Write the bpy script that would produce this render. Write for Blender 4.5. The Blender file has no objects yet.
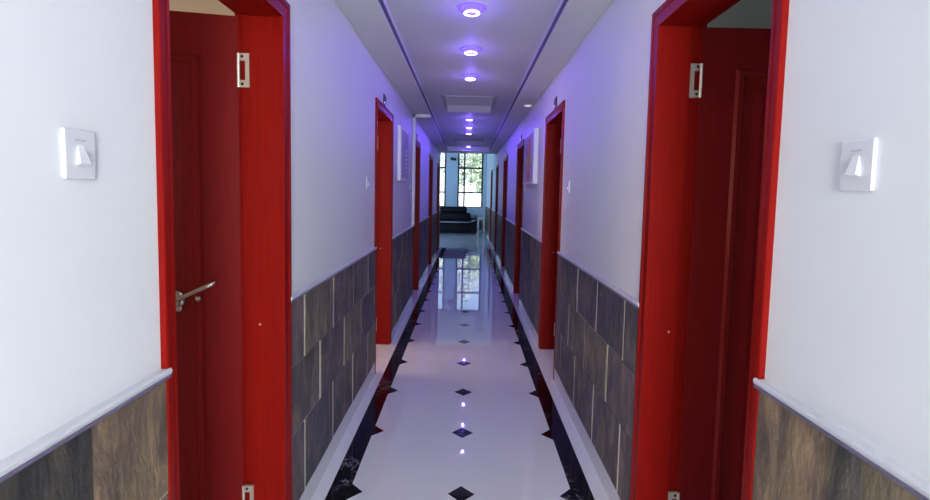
import bpy, bmesh, math, random
from mathutils import Vector, Matrix

random.seed(7)
col = bpy.context.scene.collection
PI = math.pi

# ------------------------------------------------------------------ helpers
def link(name, bm, mats, parent=None, smooth=False, bevel=0, segs=2):
    bmesh.ops.recalc_face_normals(bm, faces=bm.faces)
    me = bpy.data.meshes.new(name)
    bm.to_mesh(me); bm.free()
    o = bpy.data.objects.new(name, me)
    col.objects.link(o)
    for m in (mats if isinstance(mats, (list, tuple)) else [mats]):
        me.materials.append(m)
    if smooth:
        for p in me.polygons: p.use_smooth = True
    if bevel:
        b = o.modifiers.new('bevel', 'BEVEL'); b.width = bevel; b.segments = segs
        b.limit_method = 'ANGLE'; b.angle_limit = 0.6
    if parent:
        o.parent = parent
        o.matrix_parent_inverse = Matrix.Identity(4)
        o.location = -wloc(parent)
    return o

def wloc(o):
    v = Vector((0, 0, 0))
    while o:
        v += o.location; o = o.parent
    return v

def box(bm, x0, x1, y0, y1, z0, z1, mi=0, M=None):
    xs, ys, zs = sorted((x0, x1)), sorted((y0, y1)), sorted((z0, z1))
    v = [bm.verts.new((x, y, z)) for x in xs for y in ys for z in zs]
    if M is not None:
        for q in v: q.co = M @ q.co
    fs = []
    for a in ((0,1,3,2),(4,6,7,5),(0,4,5,1),(2,3,7,6),(0,2,6,4),(1,5,7,3)):
        f = bm.faces.new([v[i] for i in a]); f.material_index = mi; fs.append(f)
    return fs

def prism(bm, prof, axis_pts, mi=0):
    """sweep closed 2-D profile between two frames: axis_pts = list of functions (a,b)->Vector"""
    rings = [[bm.verts.new(fn(a, b)) for a, b in prof] for fn in axis_pts]
    n = len(prof)
    for r0, r1 in zip(rings, rings[1:]):
        for i in range(n):
            f = bm.faces.new((r0[i], r0[(i+1) % n], r1[(i+1) % n], r1[i])); f.material_index = mi
    for r in (rings[0], rings[-1]):
        f = bm.faces.new(r); f.material_index = mi

def tube(bm, pts, rad, n=12, mi=0, cap=True):
    pts = [Vector(p) for p in pts]
    rads = rad if isinstance(rad, (list, tuple)) else [rad]*len(pts)
    rings = []
    for i, p in enumerate(pts):
        d = (pts[min(i+1, len(pts)-1)] - pts[max(i-1, 0)]).normalized()
        a = Vector((0, 0, 1)) if abs(d.z) < .9 else Vector((1, 0, 0))
        u = d.cross(a).normalized(); w = d.cross(u)
        rings.append([bm.verts.new(p + rads[i]*(math.cos(2*PI*k/n)*u + math.sin(2*PI*k/n)*w)) for k in range(n)])
    for r0, r1 in zip(rings, rings[1:]):
        for k in range(n):
            f = bm.faces.new((r0[k], r0[(k+1) % n], r1[(k+1) % n], r1[k])); f.material_index = mi
    if cap:
        bm.faces.new(rings[0]).material_index = mi
        bm.faces.new(rings[-1]).material_index = mi

def lathe(bm, prof, c, axis=(0, 0, 1), n=32, mi=0, closed=False):
    """prof list of (radius, height along axis)"""
    ax = Vector(axis).normalized()
    a = Vector((1, 0, 0)) if abs(ax.x) < .9 else Vector((0, 1, 0))
    u = ax.cross(a).normalized(); w = ax.cross(u); c = Vector(c)
    rings = []
    for r, h in prof:
        if r < 1e-6: rings.append([bm.verts.new(c + h*ax)])
        else: rings.append([bm.verts.new(c + h*ax + r*(math.cos(2*PI*k/n)*u + math.sin(2*PI*k/n)*w)) for k in range(n)])
    pairs = list(zip(rings, rings[1:]))
    if closed: pairs.append((rings[-1], rings[0]))
    for r0, r1 in pairs:
        for k in range(n):
            a0, a1 = r0[k % len(r0)], r0[(k+1) % len(r0)]
            b0, b1 = r1[k % len(r1)], r1[(k+1) % len(r1)]
            vs = []
            for q in (a0, a1, b1, b0):
                if q not in vs: vs.append(q)
            if len(vs) >= 3:
                f = bm.faces.new(vs); f.material_index = mi

def empty(name, loc):
    o = bpy.data.objects.new(name, None); col.objects.link(o)
    o.location = loc; o.empty_display_size = .05
    return o

def tag(o, label, cat, group=None):
    o['label'] = label; o['category'] = cat
    if group: o['group'] = group
    return o

def struct(o, label=None, cat=None):
    o['kind'] = 'structure'
    if label: o['label'] = label
    if cat: o['category'] = cat
    return o

# ------------------------------------------------------------------ materials
def mat(name):
    m = bpy.data.materials.new(name); m.use_nodes = True
    nt = m.node_tree; b = nt.nodes['Principled BSDF']
    return m, nt, b

def simple(name, c, rough=.5, metal=0, coat=0, spec=.5):
    m, nt, b = mat(name)
    b.inputs['Base Color'].default_value = (*c, 1)
    b.inputs['Roughness'].default_value = rough
    b.inputs['Metallic'].default_value = metal
    b.inputs['Coat Weight'].default_value = coat
    b.inputs['Coat Roughness'].default_value = .12
    b.inputs['Specular IOR Level'].default_value = spec
    return m

def N(nt, t, **kw):
    n = nt.nodes.new(t)
    for k, v in kw.items(): setattr(n, k, v)
    return n

def noise(nt, scale=(1, 1, 1), s=5, detail=4, rough=.55, coord='Object'):
    tc = N(nt, 'ShaderNodeTexCoord'); mp = N(nt, 'ShaderNodeMapping')
    mp.inputs['Scale'].default_value = scale
    nt.links.new(tc.outputs[coord], mp.inputs['Vector'])
    n = N(nt, 'ShaderNodeTexNoise')
    n.inputs['Scale'].default_value = s; n.inputs['Detail'].default_value = detail
    n.inputs['Roughness'].default_value = rough
    nt.links.new(mp.outputs['Vector'], n.inputs['Vector'])
    return n

def ramp(nt, fac, stops, interp='LINEAR'):
    r = N(nt, 'ShaderNodeValToRGB'); cr = r.color_ramp; cr.interpolation = interp
    while len(cr.elements) < len(stops): cr.elements.new(.5)
    for e, (p, c) in zip(cr.elements, stops):
        e.position = p; e.color = (*c, 1)
    nt.links.new(fac, r.inputs['Fac'])
    return r

def bump(nt, b, h, strength, dist=.01):
    bp = N(nt, 'ShaderNodeBump'); bp.inputs['Strength'].default_value = strength
    bp.inputs['Distance'].default_value = dist
    nt.links.new(h, bp.inputs['Height']); nt.links.new(bp.outputs['Normal'], b.inputs['Normal'])

def paint(name, c, rough=.6):
    m, nt, b = mat(name)
    n = noise(nt, s=1.3, detail=3)
    k = .955
    r = ramp(nt, n.outputs['Fac'], [(.3, tuple(x*k for x in c)), (.7, c)])
    nt.links.new(r.outputs['Color'], b.inputs['Base Color'])
    b.inputs['Roughness'].default_value = rough
    b.inputs['Specular IOR Level'].default_value = .3
    n2 = noise(nt, s=160, detail=2)
    bump(nt, b, n2.outputs['Fac'], .05, .002)
    return m

M_wall = paint('wall_paint', (.80, .81, .825), .5)
M_soffit = paint('soffit_paint', (.72, .71, .72), .6)
M_ceil = paint('ceiling_paint', (.72, .71, .75), .6)
M_reveal_shade = paint('reveal_painted_shade', (.09, .085, .14), .6)  # shade along the ceiling recess, put in as a dark colour
M_room = paint('room_paint', (.80, .74, .66), .6)
M_roomgrey = paint('room_grey_paint', (.74, .76, .72), .6)
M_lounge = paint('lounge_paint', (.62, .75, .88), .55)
M_ledge_refl = simple('ledge_violet_reflection', (.15, .13, .21), .3)  # violet lamp reflection on the ledge's lower lip, put into the colour
M_ledge = simple('ledge_white', (.62, .63, .66), .3)

def wood(name, c1, c2, rough=.32, coat=.25):
    m, nt, b = mat(name)
    n = noise(nt, (14, 14, .7), 6, 6, .6)
    n2 = noise(nt, (60, 60, 1.6), 6, 3, .6)
    mx = N(nt, 'ShaderNodeMath', operation='MULTIPLY_ADD'); mx.inputs[1].default_value = .35
    nt.links.new(n2.outputs['Fac'], mx.inputs[0]); 
    mm = N(nt, 'ShaderNodeMath', operation='MULTIPLY'); mm.inputs[1].default_value = .65
    nt.links.new(n.outputs['Fac'], mm.inputs[0]); nt.links.new(mm.outputs[0], mx.inputs[2])
    r = ramp(nt, mx.outputs[0], [(.3, c1), (.68, c2)])
    nt.links.new(r.outputs['Color'], b.inputs['Base Color'])
    b.inputs['Roughness'].default_value = rough
    b.inputs['Coat Weight'].default_value = coat; b.inputs['Specular IOR Level'].default_value = .1
    b.inputs['Coat Roughness'].default_value = .18
    return m
M_red = wood('red_lacquered_wood', (.185, .003, .002), (.25, .006, .003), .40, .05)
M_leaf = wood('dark_red_door_wood', (.16, .006, .007), (.20, .009, .010), .42, .08)

def slate():
    m, nt, b = mat('slate_tile')
    at = N(nt, 'ShaderNodeAttribute', attribute_name='rnd')
    base = ramp(nt, at.outputs['Fac'], [
        (0, (.105, .078, .062)), (.15, (.068, .066, .064)), (.3, (.125, .096, .064)), (.45, (.085, .072, .076)),
        (.58, (.118, .106, .078)), (.7, (.064, .062, .068)), (.82, (.128, .085, .060)), (.92, (.09, .086, .07)), (.975, (.040, .039, .034))], 'CONSTANT')
    # offset the noise per tile so the pattern breaks at joints
    tc = N(nt, 'ShaderNodeTexCoord'); mp = N(nt, 'ShaderNodeMapping')
    mp.inputs['Scale'].default_value = (1, 1.9, .8)
    ad = N(nt, 'ShaderNodeVectorMath', operation='MULTIPLY_ADD')
    cb = N(nt, 'ShaderNodeCombineXYZ')
    for i in range(3): nt.links.new(at.outputs['Fac'], cb.inputs[i])
    ad.inputs[1].default_value = (13, 37, 29)
    nt.links.new(cb.outputs[0], ad.inputs[0]); nt.links.new(tc.outputs['Object'], ad.inputs[2])
    nt.links.new(ad.outputs[0], mp.inputs['Vector'])
    n1 = N(nt, 'ShaderNodeTexNoise'); n1.inputs['Scale'].default_value = 6; n1.inputs['Detail'].default_value = 8
    n1.inputs['Roughness'].default_value = .62; n1.inputs['Distortion'].default_value = .6
    n2 = N(nt, 'ShaderNodeTexNoise'); n2.inputs['Scale'].default_value = 3.0; n2.inputs['Detail'].default_value = 5
    n2.inputs['Distortion'].default_value = 1.6
    n3 = N(nt, 'ShaderNodeTexNoise'); n3.inputs['Scale'].default_value = 34; n3.inputs['Detail'].default_value = 6
    for n in (n1, n2, n3): nt.links.new(mp.outputs[0], n.inputs['Vector'])
    rv = ramp(nt, n1.outputs['Fac'], [(.30, (.55, .57, .64)), (.5, (1.2, 1.14, 1.18)), (.70, (2.8, 2.5, 2.15))])
    mu = N(nt, 'ShaderNodeMix', data_type='RGBA', blend_type='MULTIPLY'); mu.inputs[0].default_value = 1
    nt.links.new(base.outputs['Color'], mu.inputs[6]); nt.links.new(rv.outputs['Color'], mu.inputs[7])
    rk = ramp(nt, n2.outputs['Fac'], [(.55, (0, 0, 0)), (.66, (.75, .75, .75))])
    mu2 = N(nt, 'ShaderNodeMix', data_type='RGBA', blend_type='MIX')
    nt.links.new(rk.outputs['Color'], mu2.inputs[0]); nt.links.new(mu.outputs[2], mu2.inputs[6])
    mu2.inputs[7].default_value = (.21, .16, .085, 1)
    nt.links.new(mu2.outputs[2], b.inputs['Base Color'])
    b.inputs['Roughness'].default_value = .5
    b.inputs['Specular IOR Level'].default_value = .45
    sm = N(nt, 'ShaderNodeMath', operation='ADD')
    h1 = N(nt, 'ShaderNodeMath', operation='MULTIPLY'); h1.inputs[1].default_value = 2.0
    nt.links.new(n1.outputs['Fac'], h1.inputs[0])
    nt.links.new(h1.outputs[0], sm.inputs[0]); nt.links.new(n3.outputs['Fac'], sm.inputs[1])
    bump(nt, b, sm.outputs[0], .5, .008)
    return m
M_slate = slate()
M_grout_lit = simple('tile_grout_lit', (.80, .76, .58), .8)  # joints coloured cream to carry the lit sides of the tiles

def floor_mat():
    m, nt, b = mat('polished_tile_floor')
    L = nt.links.new
    tc = N(nt, 'ShaderNodeTexCoord'); sp = N(nt, 'ShaderNodeSeparateXYZ'); L(tc.outputs['Object'], sp.inputs[0])
    def mth(op, a, c=None, d=None):
        n = N(nt, 'ShaderNodeMath', operation=op)
        for i, q in enumerate((a, c, d)):
            if q is None: continue
            if isinstance(q, (int, float)): n.inputs[i].default_value = q
            else: L(q, n.inputs[i])
        return n.outputs[0]
    X, Y = sp.outputs[0], sp.outputs[1]
    ax = mth('ABSOLUTE', X)
    # distance along y to the nearest diamond row
    yy = mth('ADD', Y, -2.2337 + 600.3)
    fr = mth('MODULO', yy, .6)
    dy = mth('ABSOLUTE', mth('ADD', fr, -.3))
    cor = mth('LESS_THAN', ax, .71)
    inl = mth('MULTIPLY', cor, mth('LESS_THAN', Y, 12.7))
    dia = mth('LESS_THAN', mth('ADD', ax, dy), .064)
    tri = mth('LESS_THAN', mth('ADD', mth('ABSOLUTE', mth('ADD', ax, -.529)), dy), .063)
    band = mth('MULTIPLY', mth('GREATER_THAN', ax, .529), mth('LESS_THAN', ax, .627))
    blk = mth('MULTIPLY', mth('MINIMUM', mth('ADD', mth('ADD', dia, tri), band), 1), inl)
    # joints: across the corridor in the middle of each tile row, and along outer strip
    j1 = mth('LESS_THAN', dy, .0016)
    j2 = mth('LESS_THAN', mth('ABSOLUTE', mth('ADD', ax, -.627)), .0016)
    j3 = mth('LESS_THAN', ax, .0013)
    jn = mth('MINIMUM', mth('ADD', mth('ADD', j1, j2), j3), 1)
    # colours
    w = noise(nt, s=1.1, detail=5, rough=.6)
    wr = ramp(nt, w.outputs['Fac'], [(.3, (.76, .755, .78)), (.7, (.83, .82, .84))])
    v = noise(nt, s=7, detail=7, rough=.62); v.inputs['Distortion'].default_value = 1.4
    vr = ramp(nt, v.outputs['Fac'], [(.490, (.006, .006, .008)), (.4985, (.60, .60, .64)), (.507, (.006, .006, .008))])
    v2 = noise(nt, s=2.3, detail=3); 
    v2r = ramp(nt, v2.outputs['Fac'], [(.50, (0, 0, 0)), (.60, (1, 1, 1))])
    vm = N(nt, 'ShaderNodeMix', data_type='RGBA'); L(v2r.outputs['Color'], vm.inputs[0])
    vm.inputs[6].default_value = (.006, .006, .008, 1); L(vr.outputs['Color'], vm.inputs[7])
    mj = N(nt, 'ShaderNodeMix', data_type='RGBA'); L(mth('MULTIPLY', jn, .14), mj.inputs[0])
    L(wr.outputs['Color'], mj.inputs[6]); mj.inputs[7].default_value = (.3, .3, .3, 1)
    mb = N(nt, 'ShaderNodeMix', data_type='RGBA'); L(blk, mb.inputs[0])
    L(mj.outputs[2], mb.inputs[6]); L(vm.outputs[2], mb.inputs[7])
    L(mb.outputs[2], b.inputs['Base Color'])
    b.inputs['Roughness'].default_value = .022
    b.inputs['IOR'].default_value = 1.5
    return m
M_floor = floor_mat()
M_skirt = simple('pale_skirting_tile', (.70, .70, .73), .2)

M_chrome = simple('brushed_steel', (.62, .60, .58), .25, 1)
M_hinge = simple('satin_nickel', (.70, .64, .58), .38, .75)
M_lever = simple('dark_nickel', (.38, .34, .33), .22, 1)
M_screw = simple('dark_screw', (.05, .045, .04), .4, .8)
M_plastic = simple('white_plastic', (.70, .70, .73), .35)
M_rocker = simple('white_gloss_plastic', (.82, .82, .85), .2)
M_greytext = simple('grey_print', (.45, .45, .48), .5)
M_black = simple('black_metal', (.012, .014, .018), .4)
M_plate = simple('dark_mirror_plate', (.07, .07, .09), .10, 1)
M_leather = simple('dark_leather', (.004, .003, .007), .5, 0, 0, .15)
M_glint = simple('pale_edge_glint', (.45, .45, .55), .45)  # glint on cushion and arm edges, painted as pale tubes
M_tablemetal = simple('table_metal', (.35, .38, .42), .35, .8)
M_vent = simple('vent_white', (.90, .90, .90), .5)
M_ventdark = simple('vent_dark', (.50, .48, .55), .6)
M_canvas = simple('picture_white', (.80, .80, .84), .5)
M_picgrey = simple('picture_grey', (.50, .46, .56), .6)
M_picred = simple('picture_red', (.92, .10, .16), .5)
M_picyellow = simple('picture_yellow', (.95, .62, .10), .5)
M_boardgrey = simple('board_grey', (.52, .50, .57), .6)

def emis(name, c, s):
    m, nt, b = mat(name)
    b.inputs['Base Color'].default_value = (*c, 1)
    b.inputs['Emission Color'].default_value = (*c, 1)
    b.inputs['Emission Strength'].default_value = s
    return m
M_ring = emis('lamp_ring_glow', (1.0, .84, 1.0), 3.6)
M_body = emis('lamp_violet_body', (.26, .17, 1.0), .55)
M_lampdark = simple('lamp_dark_centre', (.012, .006, .03), .6)
M_warmlamp = emis('small_downlight_glow', (1, .93, .82), 1.1)

def glass():
    m, nt, b = mat('window_glass')
    nt.nodes.remove(b)
    t = N(nt, 'ShaderNodeBsdfTransparent'); t.inputs[0].default_value = (.96, .98, .99, 1)
    g = N(nt, 'ShaderNodeBsdfGlossy'); g.inputs['Roughness'].default_value = .02
    mx = N(nt, 'ShaderNodeMixShader'); mx.inputs[0].default_value = .05
    nt.links.new(t.outputs[0], mx.inputs[1]); nt.links.new(g.outputs[0], mx.inputs[2])
    nt.links.new(mx.outputs[0], nt.nodes['Material Output'].inputs[0])
    return m
M_glass = glass()

def foliage(name, c1, c2):
    m, nt, b = mat(name)
    n = noise(nt, s=1.7, detail=5)
    r = ramp(nt, n.outputs['Fac'], [(.35, c1), (.65, c2)])
    nt.links.new(r.outputs['Color'], b.inputs['Base Color'])
    b.inputs['Roughness'].default_value = .7
    return m
M_fol = foliage('pale_green_leaves', (.36, .48, .30), (.62, .70, .54))
M_fol2 = foliage('grey_green_leaves', (.50, .58, .52), (.72, .78, .72))
M_trunk = simple('tree_bark', (.18, .15, .12), .8)
M_render = simple('white_render', (.85, .86, .86), .7)
M_ground = foliage('pale_ground', (.62, .62, .58), (.75, .75, .72))

# ------------------------------------------------------------------ layout
XL, XR = -.7027, .7077            # corridor wall faces
WT = .157                       # wall thickness
HS, HC = 2.40, 2.50            # soffit and recessed ceiling heights
YB, YE = -2.0, 12.65           # back of the corridor, where the lounge opens
YW = 18.6                      # window wall
HL = 3.2                       # lounge ceiling
DH = 2.121                     # casing top
CW = .066; CN = .043
doorsL = [(1.1135, 1.927), (3.735, 4.56), (6.36, 7.165), (8.96, 9.77), (11.36, 12.17)]
doorsR = [(1.132, 1.946), (3.69, 4.52), (6.25, 7.06), (8.79, 9.66), (11.34, 12.14), (13.95, 14.80)]

# ---- floor
bm = bmesh.new(); box(bm, -4.6, 4.6, YB-.3, YW+.1, -.08, 0)
struct(link('floor', bm, M_floor), 'polished pale floor tiles with black marble bands and diamonds', 'floor')

# ---- corridor walls with door openings
def opening(d): return d[0]+CN-.029, d[1]-CW+.029
def wall_mesh(s, doors, y0, y1, ztop_fn):
    bm = bmesh.new()
    xa = XL if s < 0 else XR; xb = xa + s*WT
    y = y0
    for d in doors:
        a, b = opening(d)
        box(bm, xa, xb, y, a, 0, ztop_fn)
        box(bm, xa, xb, a, b, DH-CW+.029, ztop_fn)
        y = b
    box(bm, xa, xb, y, y1, 0, ztop_fn)
    return bm
struct(link('wall_left', wall_mesh(-1, doorsL, YB, YE, 2.62), M_wall), 'left white corridor wall', 'wall')
struct(link('wall_right', wall_mesh(1, doorsR[:5], YB, 12.30, 2.62), M_wall), 'right white corridor wall', 'wall')
struct(link('wall_right_lounge', wall_mesh(1, doorsR[5:], 12.30, YW, HL), M_lounge), 'right lounge wall lit blue by daylight', 'wall')

# ---- ceilings
bm = bmesh.new(); box(bm, -.50, .51, YB, 11.5, HC, HC+.1)
struct(link('ceiling', bm, M_ceil), 'recessed strip of corridor ceiling with ring lamps', 'ceiling')
bm = bmesh.new(); box(bm, XL-.01, -.484, YB, 12.15, HS, 2.62)
struct(link('ceiling_left', bm, M_soffit), 'left lowered ceiling edge along the corridor', 'ceiling')
bm = bmesh.new(); box(bm, .494, XR+.01, YB, 12.15, HS, 2.62)
struct(link('ceiling_right', bm, M_soffit), 'right lowered ceiling edge along the corridor', 'ceiling')
bm = bmesh.new(); box(bm, -.49, .50, 11.5, 12.15, HS, 2.62)
struct(link('ceiling_far', bm, M_ceil), 'lowered ceiling at the far end of the corridor', 'ceiling')
bm = bmesh.new(); box(bm, -4.6, XR+WT, 12.0, YW+.1, HL, HL+.1); box(bm, -4.6, XR+WT, 12.0, 12.15, 2.60, HL+.05)
struct(link('ceiling_lounge', bm, M_lounge), 'lounge ceiling beyond the corridor', 'ceiling')

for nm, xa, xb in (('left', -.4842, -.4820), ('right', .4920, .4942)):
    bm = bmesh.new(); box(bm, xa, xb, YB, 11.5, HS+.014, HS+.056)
    struct(link('trim_%d' % (22 if nm == 'left' else 23), bm, M_reveal_shade), 'dark strip painted as shadow along the %s edge of the recessed ceiling' % nm, 'trim')
# ---- walls behind: solid corridor back, lounge side walls
bm = bmesh.new()
box(bm, XL-WT, XR+WT, YB-.12, YB, 0, 2.62)
struct(link('wall_back', bm, M_wall), 'wall behind the viewer', 'wall')

# window wall of the lounge
wx = [(-1.80, -.815), (-.381, .582)]
zs0, zs1 = .905, 3.1
bm = bmesh.new()
y0, y1 = YW, YW+.18
box(bm, -4.6, wx[0][0], y0, y1, 0, HL); box(bm, wx[0][1], wx[1][0], y0, y1, 0, HL); box(bm, wx[1][1], XR+WT, y0, y1, 0, HL)
for a, b in wx:
    box(bm, a, b, y0, y1, 0, zs0); box(bm, a, b, y0, y1, zs1, HL)
struct(link('wall_far', bm, M_lounge), 'pale blue lounge end wall around two tall windows', 'wall')
bm = bmesh.new(); box(bm, -4.6, -4.45, YE-.1, YW, 0, HL); box(bm, -4.6, XL-.02, YE-.15, YE-.001, 0, HL); box(bm, XL-WT, XL-.001, 12.1, YE-.001, 2.6, HL)
struct(link('wall_left_lounge', bm, M_lounge), 'lounge side walls beyond the corridor', 'wall')

def window(n, a, b, mx, label):
    root = empty('window_%d' % n, ((a+b)/2, YW, zs0)); struct(root, label, 'window')
    bm = bmesh.new(); t = .062; ya, yb = YW+.05, YW+.10
    box(bm, a, a+t, ya, yb, zs0, zs1); box(bm, b-t, b, ya, yb, zs0, zs1)
    box(bm, a, b, ya, yb, zs0, zs0+.03); box(bm, a, b, ya, yb, zs1-t, zs1)
    for x, w in mx[0]: box(bm, x-w/2, x+w/2, ya, yb, zs0, zs1)
    for x, w in mx[1]: box(bm, x-w/2, x+w/2, ya, yb, zs0, 2.375)
    for z in (1.457, 2.375): box(bm, a, b, ya, yb, z-.032, z+.032)
    link('window_frame', bm, M_black, root)
    bm = bmesh.new(); box(bm, a+.02, b-.02, YW+.07, YW+.076, zs0+.02, zs1-.02)
    link('pane', bm, M_glass, root)
window(1, *wx[1], ([(-.125, .066)], [(.125, .026)]), 'tall black framed window at the end of the lounge, right of the pillar')
window(2, *wx[0], ([(-1.33, .05)], []), 'black framed window partly hidden by the left wall end')

# ---- rooms behind the doors (closed shells)
def room_shell(s, ys, wmat, name):
    xa = (XL if s < 0 else XR) + s*WT; xb = s*4.4
    bm = bmesh.new()
    box(bm, xb, xb+s*.1, ys[0], ys[-1], 0, 2.75)
    for y in ys: box(bm, xa, xb, y-.05, y+.05, 0, 2.75)
    struct(link(name, bm, wmat), 'walls of the rooms beside the corridor', 'wall')
    bm = bmesh.new(); box(bm, xa, xb, ys[0], ys[-1], 2.66, 2.75)
    struct(link(name.replace('wall', 'ceiling'), bm, wmat), 'ceiling of the rooms beside the corridor', 'ceiling')
room_shell(-1, [-1.9, 2.8, 5.4, 8.05, 10.6, YE-.2], M_room, 'wall_left_rooms')
room_shell(1, [-1.9, 2.8, 5.4, 8.05, 10.6, 13.1, 16.5], M_roomgrey, 'wall_right_rooms')
bm = bmesh.new()                                   # a corner pier seen over the right-hand leaf
box(bm, 1.62, 1.80, 2.6, 2.755, 0, 2.66)
struct(link('trim_21', bm, M_roomgrey), 'pier in the corner of the right room', 'trim')

# ------------------------------------------------------------------ slate dado and ledge
tile_w = .455
rows = (.977, .702, .416, .100)
def dado(n, s, y0, y1, phase, label):
    xw = XL if s < 0 else XR
    g = .002 if y0 < 0 else .013
    bm = bmesh.new(); lay = bm.faces.layers.float.new('rnd')
    def bx(x0, x1, ya, yb, z0, z1, mi, r):
        for f in box(bm, x0, x1, ya, yb, z0, z1, mi): f[lay] = r
    bx(xw, xw - s*.0095, y0, y1, .10, .977, 1, 0)
    for row in range(3):
        zt, zb = rows[row], rows[row+1]
        ph = phase + (tile_w/2 if row == 1 else 0)
        k = math.floor((y0-ph)/tile_w)
        y = ph + k*tile_w
        while y < y1:
            a, b = max(y+g, y0+.001), min(y+tile_w-g, y1-.001)
            if b-a > .01:
                t = .011 + random.random()*.004
                r = random.random()
                if y0 < 0: r = (.985 if b < .9 else .35) if s < 0 else (.94 if b < .93 else .35)
                elif y0 < 3: r = (.47, .60, .50, .72, .20, .54)[int(r*5.99)]
                bx(xw - s*.002, xw - s*t, a, b, zb+.0022, zt-.0022, 0, r)
            y += tile_w
    o = struct(link('trim_%d' % n, bm, [M_slate, M_grout_lit]), label, 'wall tiles')
    o['label'] = label
    # moulded ledge on top
    bm = bmesh.new()
    e0 = y0 - (.010 if y0 > 0 else 0); e1 = y1 + (.010 if y1 < 18 else 0)
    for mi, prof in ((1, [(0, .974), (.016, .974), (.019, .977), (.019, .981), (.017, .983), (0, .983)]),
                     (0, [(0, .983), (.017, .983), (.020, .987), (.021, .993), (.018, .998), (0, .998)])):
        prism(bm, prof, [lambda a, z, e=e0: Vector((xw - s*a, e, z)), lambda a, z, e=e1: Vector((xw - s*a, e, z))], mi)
    link('ledge', bm, [M_ledge, M_ledge_refl], o)
    bm = bmesh.new(); box(bm, xw, xw - s*.013, y0+.0005, y1-.0005, 0, .1005)
    sk = link('baseboard_left' if s < 0 else 'baseboard_right', bm, M_skirt, bevel=.002)
    struct(sk, 'pale skirting tiles below the ' + label, 'baseboard')

segL = [(YB, doorsL[0][0])] + [(doorsL[i][1], doorsL[i+1][0]) for i in range(4)] + [(doorsL[4][1], YE)]
segR = [(YB, doorsR[0][0])] + [(doorsR[i][1], doorsR[i+1][0]) for i in range(5)] + [(doorsR[5][1], YW)]
wh = ['beside the nearest door', 'between the first and second doors', 'between the second and third doors',
      'between the third and fourth doors', 'between the fourth and fifth doors', 'past the fifth door', 'at the lounge end']
for i, (a, b) in enumerate(segL):
    dado(1+i, -1, a, b, .885 if i == 0 else 2.086, 'slate tile dado on the left wall ' + wh[i])
for i, (a, b) in enumerate(segR):
    dado(10+i, 1, a, b, .900 if i == 0 else 2.115, 'slate tile dado on the right wall ' + wh[i])

# a shallow portal (pilaster and downstand) on the left before the third door
bm = bmesh.new()
box(bm, XL, XL+.030, 6.27, 6.35, .998, HS); box(bm, XL, -.485, 6.27, 6.35, HS-.035, HS+.02)
struct(link('trim_20', bm, M_wall), 'shallow plaster portal on the left before the third door', 'trim')

# ------------------------------------------------------------------ doors
def casing_leg(bm, s, xw, y_out, y_in, z1):
    """upright casing, outer edge y_out, inner edge y_in"""
    d = 1 if y_in > y_out else -1
    w = abs(y_in-y_out)
    prof = [(0, 0), (0, .013), (.004, .015), (.020, .015), (.025, .011), (w-.014, .009), (w-.009, .012), (w, .012), (w, 0)]
    prism(bm, prof, [lambda a, h, z=0: Vector((xw - s*h, y_out+d*a, z)),
                     lambda a, h: Vector((xw - s*h, y_out+d*a, z1 - a))])

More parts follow.
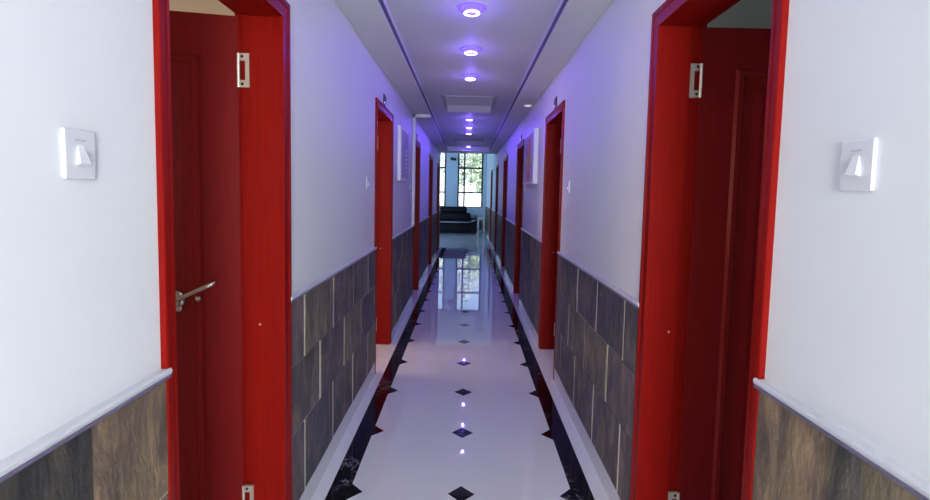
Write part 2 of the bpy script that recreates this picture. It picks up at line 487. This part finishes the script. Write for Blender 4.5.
def make_door(n, s, d, ang, warm, label, handle=None):
    xw = XL if s < 0 else XR
    y0, y1 = d
    root = empty('door_%d' % n, (xw, (y0+y1)/2, 0)); struct(root, label, 'door')
    # frame: casing both legs and head, jamb linings with a rebate
    bm = bmesh.new()
    casing_leg(bm, s, xw, y0, y0+CN, DH); casing_leg(bm, s, xw, y1, y1-CW, DH)
    prof = [(0, 0), (0, .013), (.004, .015), (.020, .015), (.025, .011), (CW-.014, .009), (CW-.009, .012), (CW, .012), (CW, 0)]
    prism(bm, prof, [lambda a, h: Vector((xw - s*h, y0 + a*CN/CW, DH - a)), lambda a, h: Vector((xw - s*h, y1 - a, DH - a))])
    xi = xw + s*(WT + .002)                     # room side of the lining
    xm = xw + s*.115                            # where the rebate for the leaf begins
    xc = xw + s*.0005
    zi = DH - CW
    for ya, yb, ym in ((y0+CN-.03, y0+CN, y0+CN-.016), (y1-CW+.03, y1-CW, y1-CW+.018)):
        box(bm, xc, xm, ya, yb, 0, zi); box(bm, xm, xi, ya, ym, 0, zi+.012)
    box(bm, xc, xm, y0+CN-.03, y1-CW+.03, zi, zi+.03); box(bm, xm, xi, y0+CN-.03, y1-CW+.03, zi+.012, zi+.03)
    # room side casing
    for ya, yb in ((y0, y0+CN-.014), (y1-CW+.014, y1)): box(bm, xi-s*.004, xi+s*.016, ya, yb, 0, DH)
    box(bm, xi-s*.004, xi+s*.016, y0, y1, zi+.014, DH)
    fr = link('door_frame', bm, M_red, root)
    # flush hinges: C-shaped plates on the far jamb
    yj = y1-CW
    for zc in (1.858, .19):
        bm = bmesh.new(); hw = .037; hh = .062
        xa = xm + s*.001; xb = xa + s*hw
        yp = yj - .0025
        box(bm, xa, xa+s*.015, yp, yj+.010, zc-hh, zc+hh)
        box(bm, xa+s*.015, xb, yp, yj+.010, zc+hh-.026, zc+hh); box(bm, xa+s*.015, xb, yp, yj+.010, zc-hh, zc-hh+.026)
        for zz in (zc-hh+.012, zc+hh-.012):
            lathe(bm, [(0, .0008), (.0055, .0008), (.0055, -.001)], (xa+s*.026, yp, zz), (0, -1, 0), 12, 1)
        tube(bm, [(xb+s*.003, yj-.001, zc-hh), (xb+s*.003, yj-.001, zc+hh)], .0055, 10)
        link('hinge', bm, [M_hinge, M_screw], fr)
    # a small brass plug on the jamb
    bm = bmesh.new(); lathe(bm, [(0, .002), (.004, .0015), (.005, -.001)], (xw+s*.085, yj, .90), (0, -1, 0), 12)
    link('screw_cap', bm, M_hinge, fr)
    # leaf, local frame: u from hinge toward free edge, t thickness, z up
    W = (y1-CW) - (y0+CN) + .018; T = .040; H = zi + .001
    hx, hy = xw + s*(WT+.002), yj + .010
    a = math.radians(ang)
    u = Vector((s*math.sin(a), -math.cos(a), 0)); t = Vector((s*-math.cos(a), -math.sin(a), 0))
    # t points to the face turned toward the corridor/viewer when open
    def P(uu, tt, z): return Vector((hx, hy, 0)) + u*uu + t*tt + Vector((0, 0, z))
    bm = bmesh.new()
    def bxl(u0, u1, t0, t1, z0, z1):
        v = [bm.verts.new(P(uu, tt, z)) for uu in (u0, u1) for tt in (t0, t1) for z in (z0, z1)]
        for q in ((0,1,3,2),(4,6,7,5),(0,4,5,1),(2,3,7,6),(0,2,6,4),(1,5,7,3)): bm.faces.new([v[i] for i in q])
    bxl(.003, W, -T, 0, .008, H)
    for side in (0, -1):                        # moulding ring and raised field on both faces
        f0 = 0 if side == 0 else -T
        sg = 1 if side == 0 else -1
        a0, a1, z0, z1 = .132, W-.132, .14, H-.150
        def ring(ins, w, h):
            ua, ub, za, zb = a0+ins, a1-ins, z0+ins, z1-ins
            pr = [(0, 0), (.25*w, h), (.75*w, h), (w, 0)]
            cs = [(ua, za, 1, 1), (ub, za, -1, 1), (ub, zb, -1, -1), (ua, zb, 1, -1)]
            rr = [[bm.verts.new(P(cu+du*p, f0+sg*hh_, cz+dz*p)) for p, hh_ in pr] for cu, cz, du, dz in cs]
            for i in range(4):
                A, B = rr[i], rr[(i+1) % 4]
                for k in range(3): bm.faces.new((A[k], A[k+1], B[k+1], B[k]))
        ring(0, .034, .011)
        # raised field with bevelled border
        ua, ub, za, zb = a0+.070, a1-.070, z0+.070, z1-.070
        o_ = [bm.verts.new(P(q, f0, z)) for q, z in ((ua, za), (ub, za), (ub, zb), (ua, zb))]
        i_ = [bm.verts.new(P(q, f0+sg*.008, z)) for q, z in ((ua+.03, za+.03), (ub-.03, za+.03), (ub-.03, zb-.03), (ua+.03, zb-.03))]
        for k in range(4): bm.faces.new((o_[k], o_[(k+1) % 4], i_[(k+1) % 4], i_[k]))
        bm.faces.new(i_)
    lf = link('door_leaf', bm, M_leaf, root)
    if handle:
        uh, zh = handle
        bm = bmesh.new()
        c = P(uh, 0, zh)
        lathe(bm, [(0, .016), (.024, .016), (.034, .010), (.037, .003), (.037, 0)], c, t, 28)
        lathe(bm, [(0, .060), (.010, .060), (.012, .045), (.010, .010)], c, t, 20)
        # lock escutcheons below the lever
        c2 = P(uh-.012, 0, zh-.035)
        lathe(bm, [(0, .012), (.010, .012), (.014, .006), (.014, 0)], c2, t, 20)
        c3 = P(uh-.085, 0, zh+.005)
        lathe(bm, [(0, .030), (.009, .030), (.012, .012), (.010, 0)], c3, t, 20)
        pts = [P(uh+.02, .054, zh-.012), P(uh, .056, zh), P(uh-.05, .060, zh+.022), P(uh-.10, .062, zh+.046), P(uh-.142, .058, zh+.066), P(uh-.158, .052, zh+.076)]
        tube(bm, pts, [.006, .009, .009, .0095, .0095, .006], 14)
        link('lever_handle', bm, M_lever, lf, smooth=True)
    return root

ordn = ['nearest', 'second', 'third', 'fourth', 'fifth', 'sixth']
for i, d in enumerate(doorsL):
    make_door(1+i, -1, d, 78 if i == 0 else 86, 1, 'red wooden door standing open, %s on the left wall' % ordn[i], (.232, 1.0) if i == 0 else None)
for i, d in enumerate(doorsR):
    make_door(7+i, 1, d, 90 if i < 5 else 60, 0, 'red wooden door standing open, %s on the right wall' % ordn[i])

# ------------------------------------------------------------------ door number plates (curved mirror metal)
def sign(s, y, zc, w, h, label):
    xw = XL if s < 0 else XR
    bm = bmesh.new(); n = 10; A = math.radians(20); R = h/2/math.sin(A)
    rows = []
    for k in range(n+1):
        th = -A + 2*A*k/n
        off = .002 + R*(math.cos(th)-math.cos(A))
        rows.append([Vector((xw - s*off, yy, zc + R*math.sin(th))) for yy in (y-w/2, y+w/2)])
    V = [[bm.verts.new(p) for p in r] for r in rows]
    B = [[bm.verts.new((xw - s*.0005, p.y, p.z)) for p in r] for r in rows]
    for k in range(n):
        bm.faces.new((V[k][0], V[k][1], V[k+1][1], V[k+1][0]))
        for e in (0, 1): bm.faces.new((V[k][e], V[k+1][e], B[k+1][e], B[k][e]))
    for k in (0, n): bm.faces.new((V[k][0], V[k][1], B[k][1], B[k][0]))
    o = link('door_sign', bm, M_plate)
    return tag(o, label, 'sign', 'metal plates above the doors')
for i in range(1, 5):
    d = doorsL[i]; sign(-1, (d[0]+d[1])/2-.02, DH+.055, .10, .090, 'small metal plate above the %s red door on the left wall' % ordn[i])
for i in range(1, 5):
    d = doorsR[i]; sign(1, (d[0]+d[1])/2-.02, DH+.055, .10, .090, 'small metal plate above the %s red door on the right wall' % ordn[i])

# ------------------------------------------------------------------ light switches
def switch(s, y, z, w, h, label, mark=True):
    xw = XL if s < 0 else XR
    root = empty('light_switch', (xw, y, z)); tag(root, label, 'light switch', 'white light switches along the corridor')
    bm = bmesh.new(); box(bm, xw, xw-s*.007, y-w/2, y+w/2, z-h/2, z+h/2)
    link('plate', bm, M_plastic, root, bevel=.0025)
    bm = bmesh.new()                          # wedge rocker, tilted inward at the top
    a, b = y-.0125*w/.075, y+.0125*w/.075
    z0, z1 = z-h*.22, z+h*.20
    v = [bm.verts.new(p) for p in ((xw-s*.006, a, z0), (xw-s*.006, b, z0), (xw-s*.0075, b-.005, z1), (xw-s*.0075, a+.005, z1),
                                   (xw-s*.016, a, z0+.004), (xw-s*.016, b, z0+.004))]
    for q in ((0,1,5,4), (4,5,2,3), (0,4,3), (1,2,5), (0,3,2,1)): bm.faces.new([v[i] for i in q])
    link('rocker', bm, M_rocker, root)
    if mark:
        bm = bmesh.new()
        for k in range(5):
            yy = y + (k-2)*.0052
            box(bm, xw-s*.0065, xw-s*.0076, yy-.0018, yy+.0018, z+h*.27, z+h*.27+.0030+.0008*(k % 2))
        link('printed_mark', bm, M_greytext, root)
    return root
switch(-1, .8885, 1.474, .071, .088, 'white light switch on the left wall in the foreground')
switch(1, .8995, 1.484, .077, .092, 'white light switch on the right wall in the foreground')
switch(-1, 3.45, 1.478, .07, .085, 'small white light switch on the left wall before the second door', False)
switch(1, 3.45, 1.479, .07, .085, 'small white light switch on the right wall before the second door', False)
switch(-1, 6.03, 1.484, .07, .085, 'white light switch on the left wall before the third door', False)
switch(1, 6.08, 1.490, .07, .085, 'white light switch on the right wall before the third door', False)

# ------------------------------------------------------------------ ring lamps
lampY = [2.956, 3.775, 4.614, 7.143, 8.003, 8.802, 11.235]
lo = ['nearest of the row', 'second of the row', 'third, just before the near ceiling vent', 'first one past the near ceiling vent',
      'second one past the near ceiling vent', 'third one past the near ceiling vent', 'farthest, past the far vent']
lamp0 = None
def make_lamp():
    root = empty('ring_downlight', (0, 0, HC))
    bm = bmesh.new()
    lathe(bm, [(.041, .001), (.041, -.028), (.038, -.028), (.038, .001)], (0, 0, HC), n=32, closed=True)
    link('glass_body', bm, M_body, root, True)
    bm = bmesh.new()
    lathe(bm, [(.088, .001), (.084, -.005), (.043, -.006), (.043, .001)], (0, 0, HC), n=40, closed=True)
    link('crystal_flange', bm, M_body, root, True)
    bm = bmesh.new()
    lathe(bm, [(.033, -.029), (.0465, -.028), (.048, -.031), (.0465, -.035), (.034, -.035), (.032, -.032)], (0, 0, HC), n=40, closed=True)
    link('glowing_ring', bm, M_ring, root, True)
    bm = bmesh.new()
    lathe(bm, [(0, -.027), (.0325, -.027), (.0325, -.032), (0, -.032)], (0, 0, HC), n=32)
    link('centre_disc', bm, M_lampdark, root, True)
    return root
def copy_tree(o, parent=None):
    c = o.copy(); col.objects.link(c)
    if parent: c.parent = parent
    for ch in list(o.children): copy_tree(ch, c)
    return c
lamp0 = make_lamp()
for i, y in enumerate(lampY):
    o = lamp0 if i == 0 else copy_tree(lamp0)
    o.location = (0.004, y, HC)
    tag(o, 'violet glowing ring lamp on the corridor ceiling, ' + lo[i], 'ceiling lamp', 'violet ring lamps along the ceiling')

# small downlight in the right soffit
root = empty('downlight', (.645, 5.50, HS)); tag(root, 'small round downlight in the right lowered ceiling edge', 'downlight')
bm = bmesh.new(); lathe(bm, [(.052, 0), (.052, -.004), (.046, -.008), (.036, -.008), (.036, 0)], (.645, 5.50, HS), n=32, closed=True)
link('trim_ring', bm, M_vent, root, True)
bm = bmesh.new(); lathe(bm, [(0, -.006), (.036, -.005), (.036, 0), (0, 0)], (.645, 5.50, HS), n=32)
link('lens', bm, M_warmlamp, root, True)

# ------------------------------------------------------------------ ceiling vents
def vent(ya, yb, xa, xb, label):
    root = empty('ceiling_vent', ((xa+xb)/2, (ya+yb)/2, HC)); tag(root, label, 'ceiling vent', 'ceiling vents in the corridor')
    bm = bmesh.new(); f = .030
    box(bm, xa, xb, ya, ya+f, HC-.010, HC); box(bm, xa, xb, yb-f, yb, HC-.010, HC)
    box(bm, xa, xa+f, ya, yb, HC-.010, HC); box(bm, xb-f, xb, ya, yb, HC-.010, HC)
    link('vent_frame', bm, M_ventdark, root, bevel=.002)
    bm = bmesh.new()                          # return panel with shallow slats, dropped louvre at the far side
    box(bm, xa+f, xb-f, ya+f, yb-f, HC-.003, HC)
    n = 9; ym = yb-.20
    for k in range(n):
        y = ya+f+.03 + k*(ym-ya-f-.06)/(n-1)
        box(bm, xa+f+.01, xb-f-.01, y-.004, y+.004, HC-.007, HC-.003)
    link('grille', bm, M_ventdark, root)
    bm = bmesh.new()                          # sloping outlet louvre facing the viewer
    prof = [(ym, HC-.004), (yb-f, HC-.060), (yb-f, HC-.004)]
    prism(bm, prof, [lambda a, z: Vector((xa+f+.012, a, z)), lambda a, z: Vector((xb-f-.012, a, z))])
    link('outlet_louvre', bm, M_vent, root)
vent(5.55, 6.32, -.31, .31, 'rectangular ceiling vent after the third ring lamp, nearer of two')
vent(9.69, 10.43, -.30, .30, 'rectangular ceiling vent before the last ring lamp, farther of two')

# ------------------------------------------------------------------ pictures on the walls
root = empty('notice_board', (XL, 5.25, 1.80)); tag(root, 'thick white board with grey lettering on the left wall', 'notice board')
bm = bmesh.new(); box(bm, XL-.001, XL+.030, 4.94, 5.56, 1.533, 2.083)
link('board', bm, M_canvas, root, bevel=.003)
bm = bmesh.new(); box(bm, XL+.030, XL+.0352, 4.97, 5.53, 1.565, 2.05)
link('printed_sheet', bm, M_boardgrey, root)
for k in range(6):
    z = 1.86 - k*.045; y = 5.36
    bm = bmesh.new()
    prism(bm, [(y-.07, z-.008), (y-.07, z+.010), (y-.03, z+.013), (y-.02, z+.016), (y+.03, z+.011), (y+.07, z+.014), (y+.07, z-.005), (y+.02, z-.014), (y-.02, z-.010)],
          [lambda a, q: Vector((XL+.0352, a, q)), lambda a, q: Vector((XL+.0366, a, q))])
    link('printed_line', bm, M_canvas, root)

root = empty('wall_picture', (XR, 5.45, 1.80)); tag(root, 'white edged picture with a red and yellow motif on the right wall', 'picture')
bm = bmesh.new(); box(bm, XR, XR-.045, 5.025, 5.90, 1.532, 2.094)
link('canvas', bm, M_canvas, root, bevel=.003)
bm = bmesh.new(); box(bm, XR-.045, XR-.0465, 5.08, 5.86, 1.56, 2.065)
link('printed_sheet', bm, M_picgrey, root)
bm = bmesh.new()
xx = (XR-.0465, XR-.0482)
box(bm, *xx, 5.30, 5.56, 1.60, 2.03)
prism(bm, [(5.30, 1.60), (5.56, 1.60), (5.43, 1.56)], [lambda a, z: Vector((xx[0], a, z)), lambda a, z: Vector((xx[1], a, z))])
link('red_motif', bm, M_picred, root)
bm = bmesh.new()
x2 = (XR-.0482, XR-.0495)
prism(bm, [(5.22, 1.80), (5.43, 1.72), (5.66, 1.80), (5.43, 1.88)], [lambda a, z: Vector((x2[0], a, z)), lambda a, z: Vector((x2[1], a, z))])
box(bm, *x2, 5.40, 5.46, 1.66, 1.94)
link('yellow_motif', bm, M_picyellow, root)

# ------------------------------------------------------------------ lounge: sofa, side table, wall camera
SX0, SX1, SY = -2.2, .352, 17.0
root = empty('sofa', ((SX0+SX1)/2, SY+.45, 0)); tag(root, 'dark leather sofa with raised headrest under the far windows', 'sofa')
def rbox(name, x0, x1, y0, y1, z0, z1, m, bev, parent, rot=None):
    bm = bmesh.new(); box(bm, x0, x1, y0, y1, z0, z1, 0)
    if rot:
        c, ang = rot; bmesh.ops.rotate(bm, verts=bm.verts, cent=c, matrix=Matrix.Rotation(ang, 3, 'X'))
    return link(name, bm, m, parent, True, bev, 4)
rbox('base', SX0, SX1-.02, SY+.02, SY+.85, .05, .36, M_leather, .03, root)
for x in (SX0+.08, SX1-.12):
    for y in (SY+.08, SY+.76):
        rbox('foot', x, x+.06, y, y+.06, 0, .06, M_black, .004, root)
for k, (a, b) in enumerate(((SX0+.22, -.985), (-.98, .12))):
    c = rbox('seat_cushion', a, b, SY, SY+.62, .34, .47, M_leather, .045, root)
    bm = bmesh.new(); tube(bm, [(a+.02, SY-.002, .425), (b-.02, SY-.002, .425)], .016, 8)
    link('edge_glint', bm, M_glint, c, True)
    c = rbox('back_cushion', a, b, SY+.56, SY+.80, .45, .74, M_leather, .06, root, ((0, SY+.6, .45), math.radians(-8)))
    rbox('headrest', a, b-.12*(k == 1), SY+.63, SY+.84, .73, .955, M_leather, .07, root, ((0, SY+.6, .75), math.radians(-6)))
for a, b in ((SX0, SX0+.22), (SX1-.23, SX1)):
    bm = bmesh.new()
    prof = [(SY+.01, .06), (SY+.01, .50), (SY+.14, .575), (SY+.60, .62), (SY+.84, .64), (SY+.86, .06)]
    prism(bm, prof, [lambda y, z, q=a: Vector((q, y, z)), lambda y, z, q=b: Vector((q, y, z))])
    c = link('armrest', bm, M_leather, root, False, .04, 3)
    bm = bmesh.new(); tube(bm, [(a+.02, SY+.0, .44), ((a+b)/2, SY-.005, .49), (b-.03, SY+.0, .515)], .018, 8)
    link('edge_glint', bm, M_glint, c, True)

tx0, tx1, ty0, ty1 = .388, .612, 17.15, 17.55
root = empty('side_table', ((tx0+tx1)/2, (ty0+ty1)/2, 0)); tag(root, 'small metal framed side table between the sofa and right wall', 'side table')
bm = bmesh.new(); box(bm, tx0, tx1, ty0, ty1, .555, .585); link('table_top', bm, M_tablemetal, root, bevel=.004)
bm = bmesh.new(); box(bm, tx0+.02, tx1-.02, ty0+.02, ty1-.02, .16, .18); link('shelf', bm, M_black, root)
for x in (tx0+.012, tx1-.012):
    for y in (ty0+.012, ty1-.012):
        bm = bmesh.new(); box(bm, x-.011, x+.011, y-.011, y+.011, 0, .555); link('leg', bm, M_tablemetal, root)
# dark box kept on the shelf
bm = bmesh.new(); box(bm, .44, .565, 17.22, 17.48, .1815, .48)
b_ = link('storage_box', bm, M_black, bevel=.012)
tag(b_, 'dark box on the shelf of the small side table', 'box')

root = empty('security_camera', (-.61, YW, 2.70)); tag(root, 'small dark camera high on the pillar between the far windows', 'camera')
bm = bmesh.new(); lathe(bm, [(0, .02), (.05, .02), (.05, 0)], (-.61, YW, 2.70), (0, -1, 0), 20); link('mount', bm, M_black, root)
bm = bmesh.new(); tube(bm, [(-.61, YW-.01, 2.70), (-.58, YW-.09, 2.71)], .018, 10)
tube(bm, [(-.62, YW-.07, 2.715), (-.47, YW-.22, 2.67)], .048, 14); link('camera_body', bm, M_black, root)

# ------------------------------------------------------------------ outdoors
bm = bmesh.new(); box(bm, -30, 30, YW+.6, 70, -.6, -.5)
struct(link('ground', bm, M_ground), 'pale ground outside the windows', 'ground')
bm = bmesh.new()
box(bm, -6, .15, 31, 35, -.5, 1.75); box(bm, -6.1, .25, 30.9, 35.1, 1.75, 1.9)
box(bm, .15, 5, 33, 36, -.5, 1.35); box(bm, .10, 5.1, 32.9, 36.1, 1.35, 1.46)
b_ = link('outbuilding', bm, M_render); tag(b_, 'low white building outside the far windows', 'building')
for x, y, z in ((-1.9, 30.98, .35), (-.75, 30.98, .35), (.65, 32.98, .15), (1.5, 32.98, .15)):
    bm = bmesh.new(); box(bm, x, x+.42, y-.02, y+.02, z, z+.65)
    link('window', bm, M_boardgrey, b_)
def tree(x, y, h, r, m, label):
    root = empty('tree', (x, y, -.5)); tag(root, label, 'tree', 'trees outside the windows')
    bm = bmesh.new()
    tube(bm, [(x, y, -.5), (x+.05, y, h*.35), (x-.05, y, h*.75)], [.16, .12, .05], 8)
    for k in range(5):
        a = k*1.3; tube(bm, [(x, y, h*(.35+.07*k)), (x+r*.6*math.cos(a), y+r*.6*math.sin(a), h*(.55+.07*k))], [.06, .02], 6)
    link('trunk', bm, M_trunk, root)
    bm = bmesh.new(); rnd = random.Random(int(x*100)+int(y))
    for k in range(1500):
        v = Vector((rnd.gauss(0, 1), rnd.gauss(0, 1), rnd.gauss(0, 1))).normalized()*(rnd.random()**.4)
        c = Vector((x+v.x*r, y+v.y*r, h*.66+v.z*h*.42))
        q = Matrix.Rotation(rnd.random()*6.28, 3, Vector((rnd.gauss(0, 1), rnd.gauss(0, 1), rnd.gauss(0, 1))).normalized())
        s_ = .14+.12*rnd.random()
        vs = [bm.verts.new(c + q @ Vector(p)*s_) for p in ((-1, 0, 0), (0, -.45, .1), (1, 0, 0), (0, .45, .1))]
        bm.faces.new(vs)
    link('foliage', bm, m, root)
tree(-3.6, 36, 6.0, 1.7, M_fol2, 'grey green tree seen through the far windows, left of the pillar')
tree(-.5, 42, 7.4, 2.2, M_fol2, 'pale grey green tree behind the left half of the right window')
tree(1.2, 37.0, 4.8, 1.4, M_fol, 'brighter green tree in the right half of the right window')
tree(4.2, 46, 8.0, 2.3, M_fol2, 'grey green tree at the right edge of the right window')

# ------------------------------------------------------------------ lights
def area(name, loc, rot, sx, sy, p, c):
    l = bpy.data.lights.new(name, 'AREA'); l.shape = 'RECTANGLE'; l.size = sx; l.size_y = sy; l.energy = p; l.color = c
    o = bpy.data.objects.new(name, l); col.objects.link(o); o.location = loc; o.rotation_euler = rot
    return o
# area lamp added before the solid back wall, in place of daylight
area('daylight_back', (.28, YB+.06, 1.25), (PI/2, 0, 0), .8, 2.0, 108, (.90, .955, .98))
# unseen lamp added on the lounge's near wall to light pillar and floor
area('lounge_fill', (-2.6, 12.9, 1.9), (PI/2, 0, 0), 2.6, 2.0, 75, (.52, .76, 1.0))
# lamps added inside the closed rooms to light jambs and leaves
for i, (yc, p) in enumerate(((.8, 34), (4.1, 60), (6.7, 5), (9.3, .6), (11.6, .3))):
    area('room_left_%d' % i, (-4.2, yc, 1.55), (0, -PI/2, 0), 1.4, 1.6, p, (1, .76, .55))
for i, (yc, p) in enumerate(((.8, 5), (4.1, 3), (6.7, 1.2), (9.3, .4), (11.9, .3))):
    area('room_right_%d' % i, (4.2, yc, 1.55), (0, PI/2, 0), 1.4, 1.6, p, (1, .95, .88))
# violet light of the ring lamps
for i, y in enumerate(lampY + [1.4, 2.25]):
    e = .35 if y < 2.5 else 1.1 if y < 3 else 4.6 if y < 5 else 11.5 if y < 11 else 7.0
    l = bpy.data.lights.new('ring_beam', 'SPOT'); l.energy = e; l.color = (.17, .085, 1.0); l.shadow_soft_size = .014
    l.spot_size = math.radians(174); l.spot_blend = .12
    o = bpy.data.objects.new('ring_beam', l); col.objects.link(o); o.location = (.004, y, HC-.040)
    l = bpy.data.lights.new('ring_halo', 'POINT'); l.energy = 2.8 if 2.5 < y < 5 else .3 if y < 3 else 3.2 if y < 11 else 1.6; l.color = (.20, .11, 1.0); l.shadow_soft_size = .02
    o = bpy.data.objects.new('ring_halo', l); col.objects.link(o); o.location = (.004, y, HC-.052)
l = bpy.data.lights.new('sun', 'SUN'); l.energy = 8; l.color = (1, .97, .9); l.angle = .02
o = bpy.data.objects.new('sun', l); col.objects.link(o); o.rotation_euler = (math.radians(48), 0, math.radians(25)); o.location = (0, 0, 12)

w = bpy.data.worlds.new('world'); bpy.context.scene.world = w; w.use_nodes = True
nt = w.node_tree; bg = nt.nodes['Background']
sky = nt.nodes.new('ShaderNodeTexSky'); sky.sky_type = 'NISHITA'; sky.sun_disc = False
sky.sun_elevation = math.radians(42); sky.sun_rotation = math.radians(200)
nt.links.new(sky.outputs[0], bg.inputs[0]); bg.inputs[1].default_value = .35

# ------------------------------------------------------------------ camera
f, pit, yaw, rol, hcam = 492.1909, .0717, -.0033, .0208, 1.4188
cp, sp_ = math.cos(pit), math.sin(pit)
fw = Vector((math.sin(yaw)*cp, math.cos(yaw)*cp, -sp_)); rt = Vector((math.cos(yaw), -math.sin(yaw), 0)); up = rt.cross(fw)
c, s = math.cos(rol), math.sin(rol)
r2 = c*rt + s*up; u2 = -s*rt + c*up
cam = bpy.data.cameras.new('camera'); co = bpy.data.objects.new('camera', cam); col.objects.link(co)
R = Matrix((r2, u2, -fw)).transposed()
co.matrix_world = Matrix.Translation((0, 0, hcam)) @ R.to_4x4()
cam.sensor_fit = 'HORIZONTAL'; cam.sensor_width = 36; cam.lens = f*36/930
cam.shift_y = -21.11/930; cam.clip_start = .02; cam.clip_end = 300
sc = bpy.context.scene; sc.camera = co
sc.view_settings.view_transform = 'Standard'; sc.view_settings.look = 'None'
sc.view_settings.exposure = 0; sc.view_settings.gamma = 1
sc.cycles.use_denoising = True
sc.cycles.max_bounces = 8; sc.cycles.diffuse_bounces = 4; sc.cycles.glossy_bounces = 4
sc.cycles.transparent_max_bounces = 8
sc.cycles.sample_clamp_indirect = 6
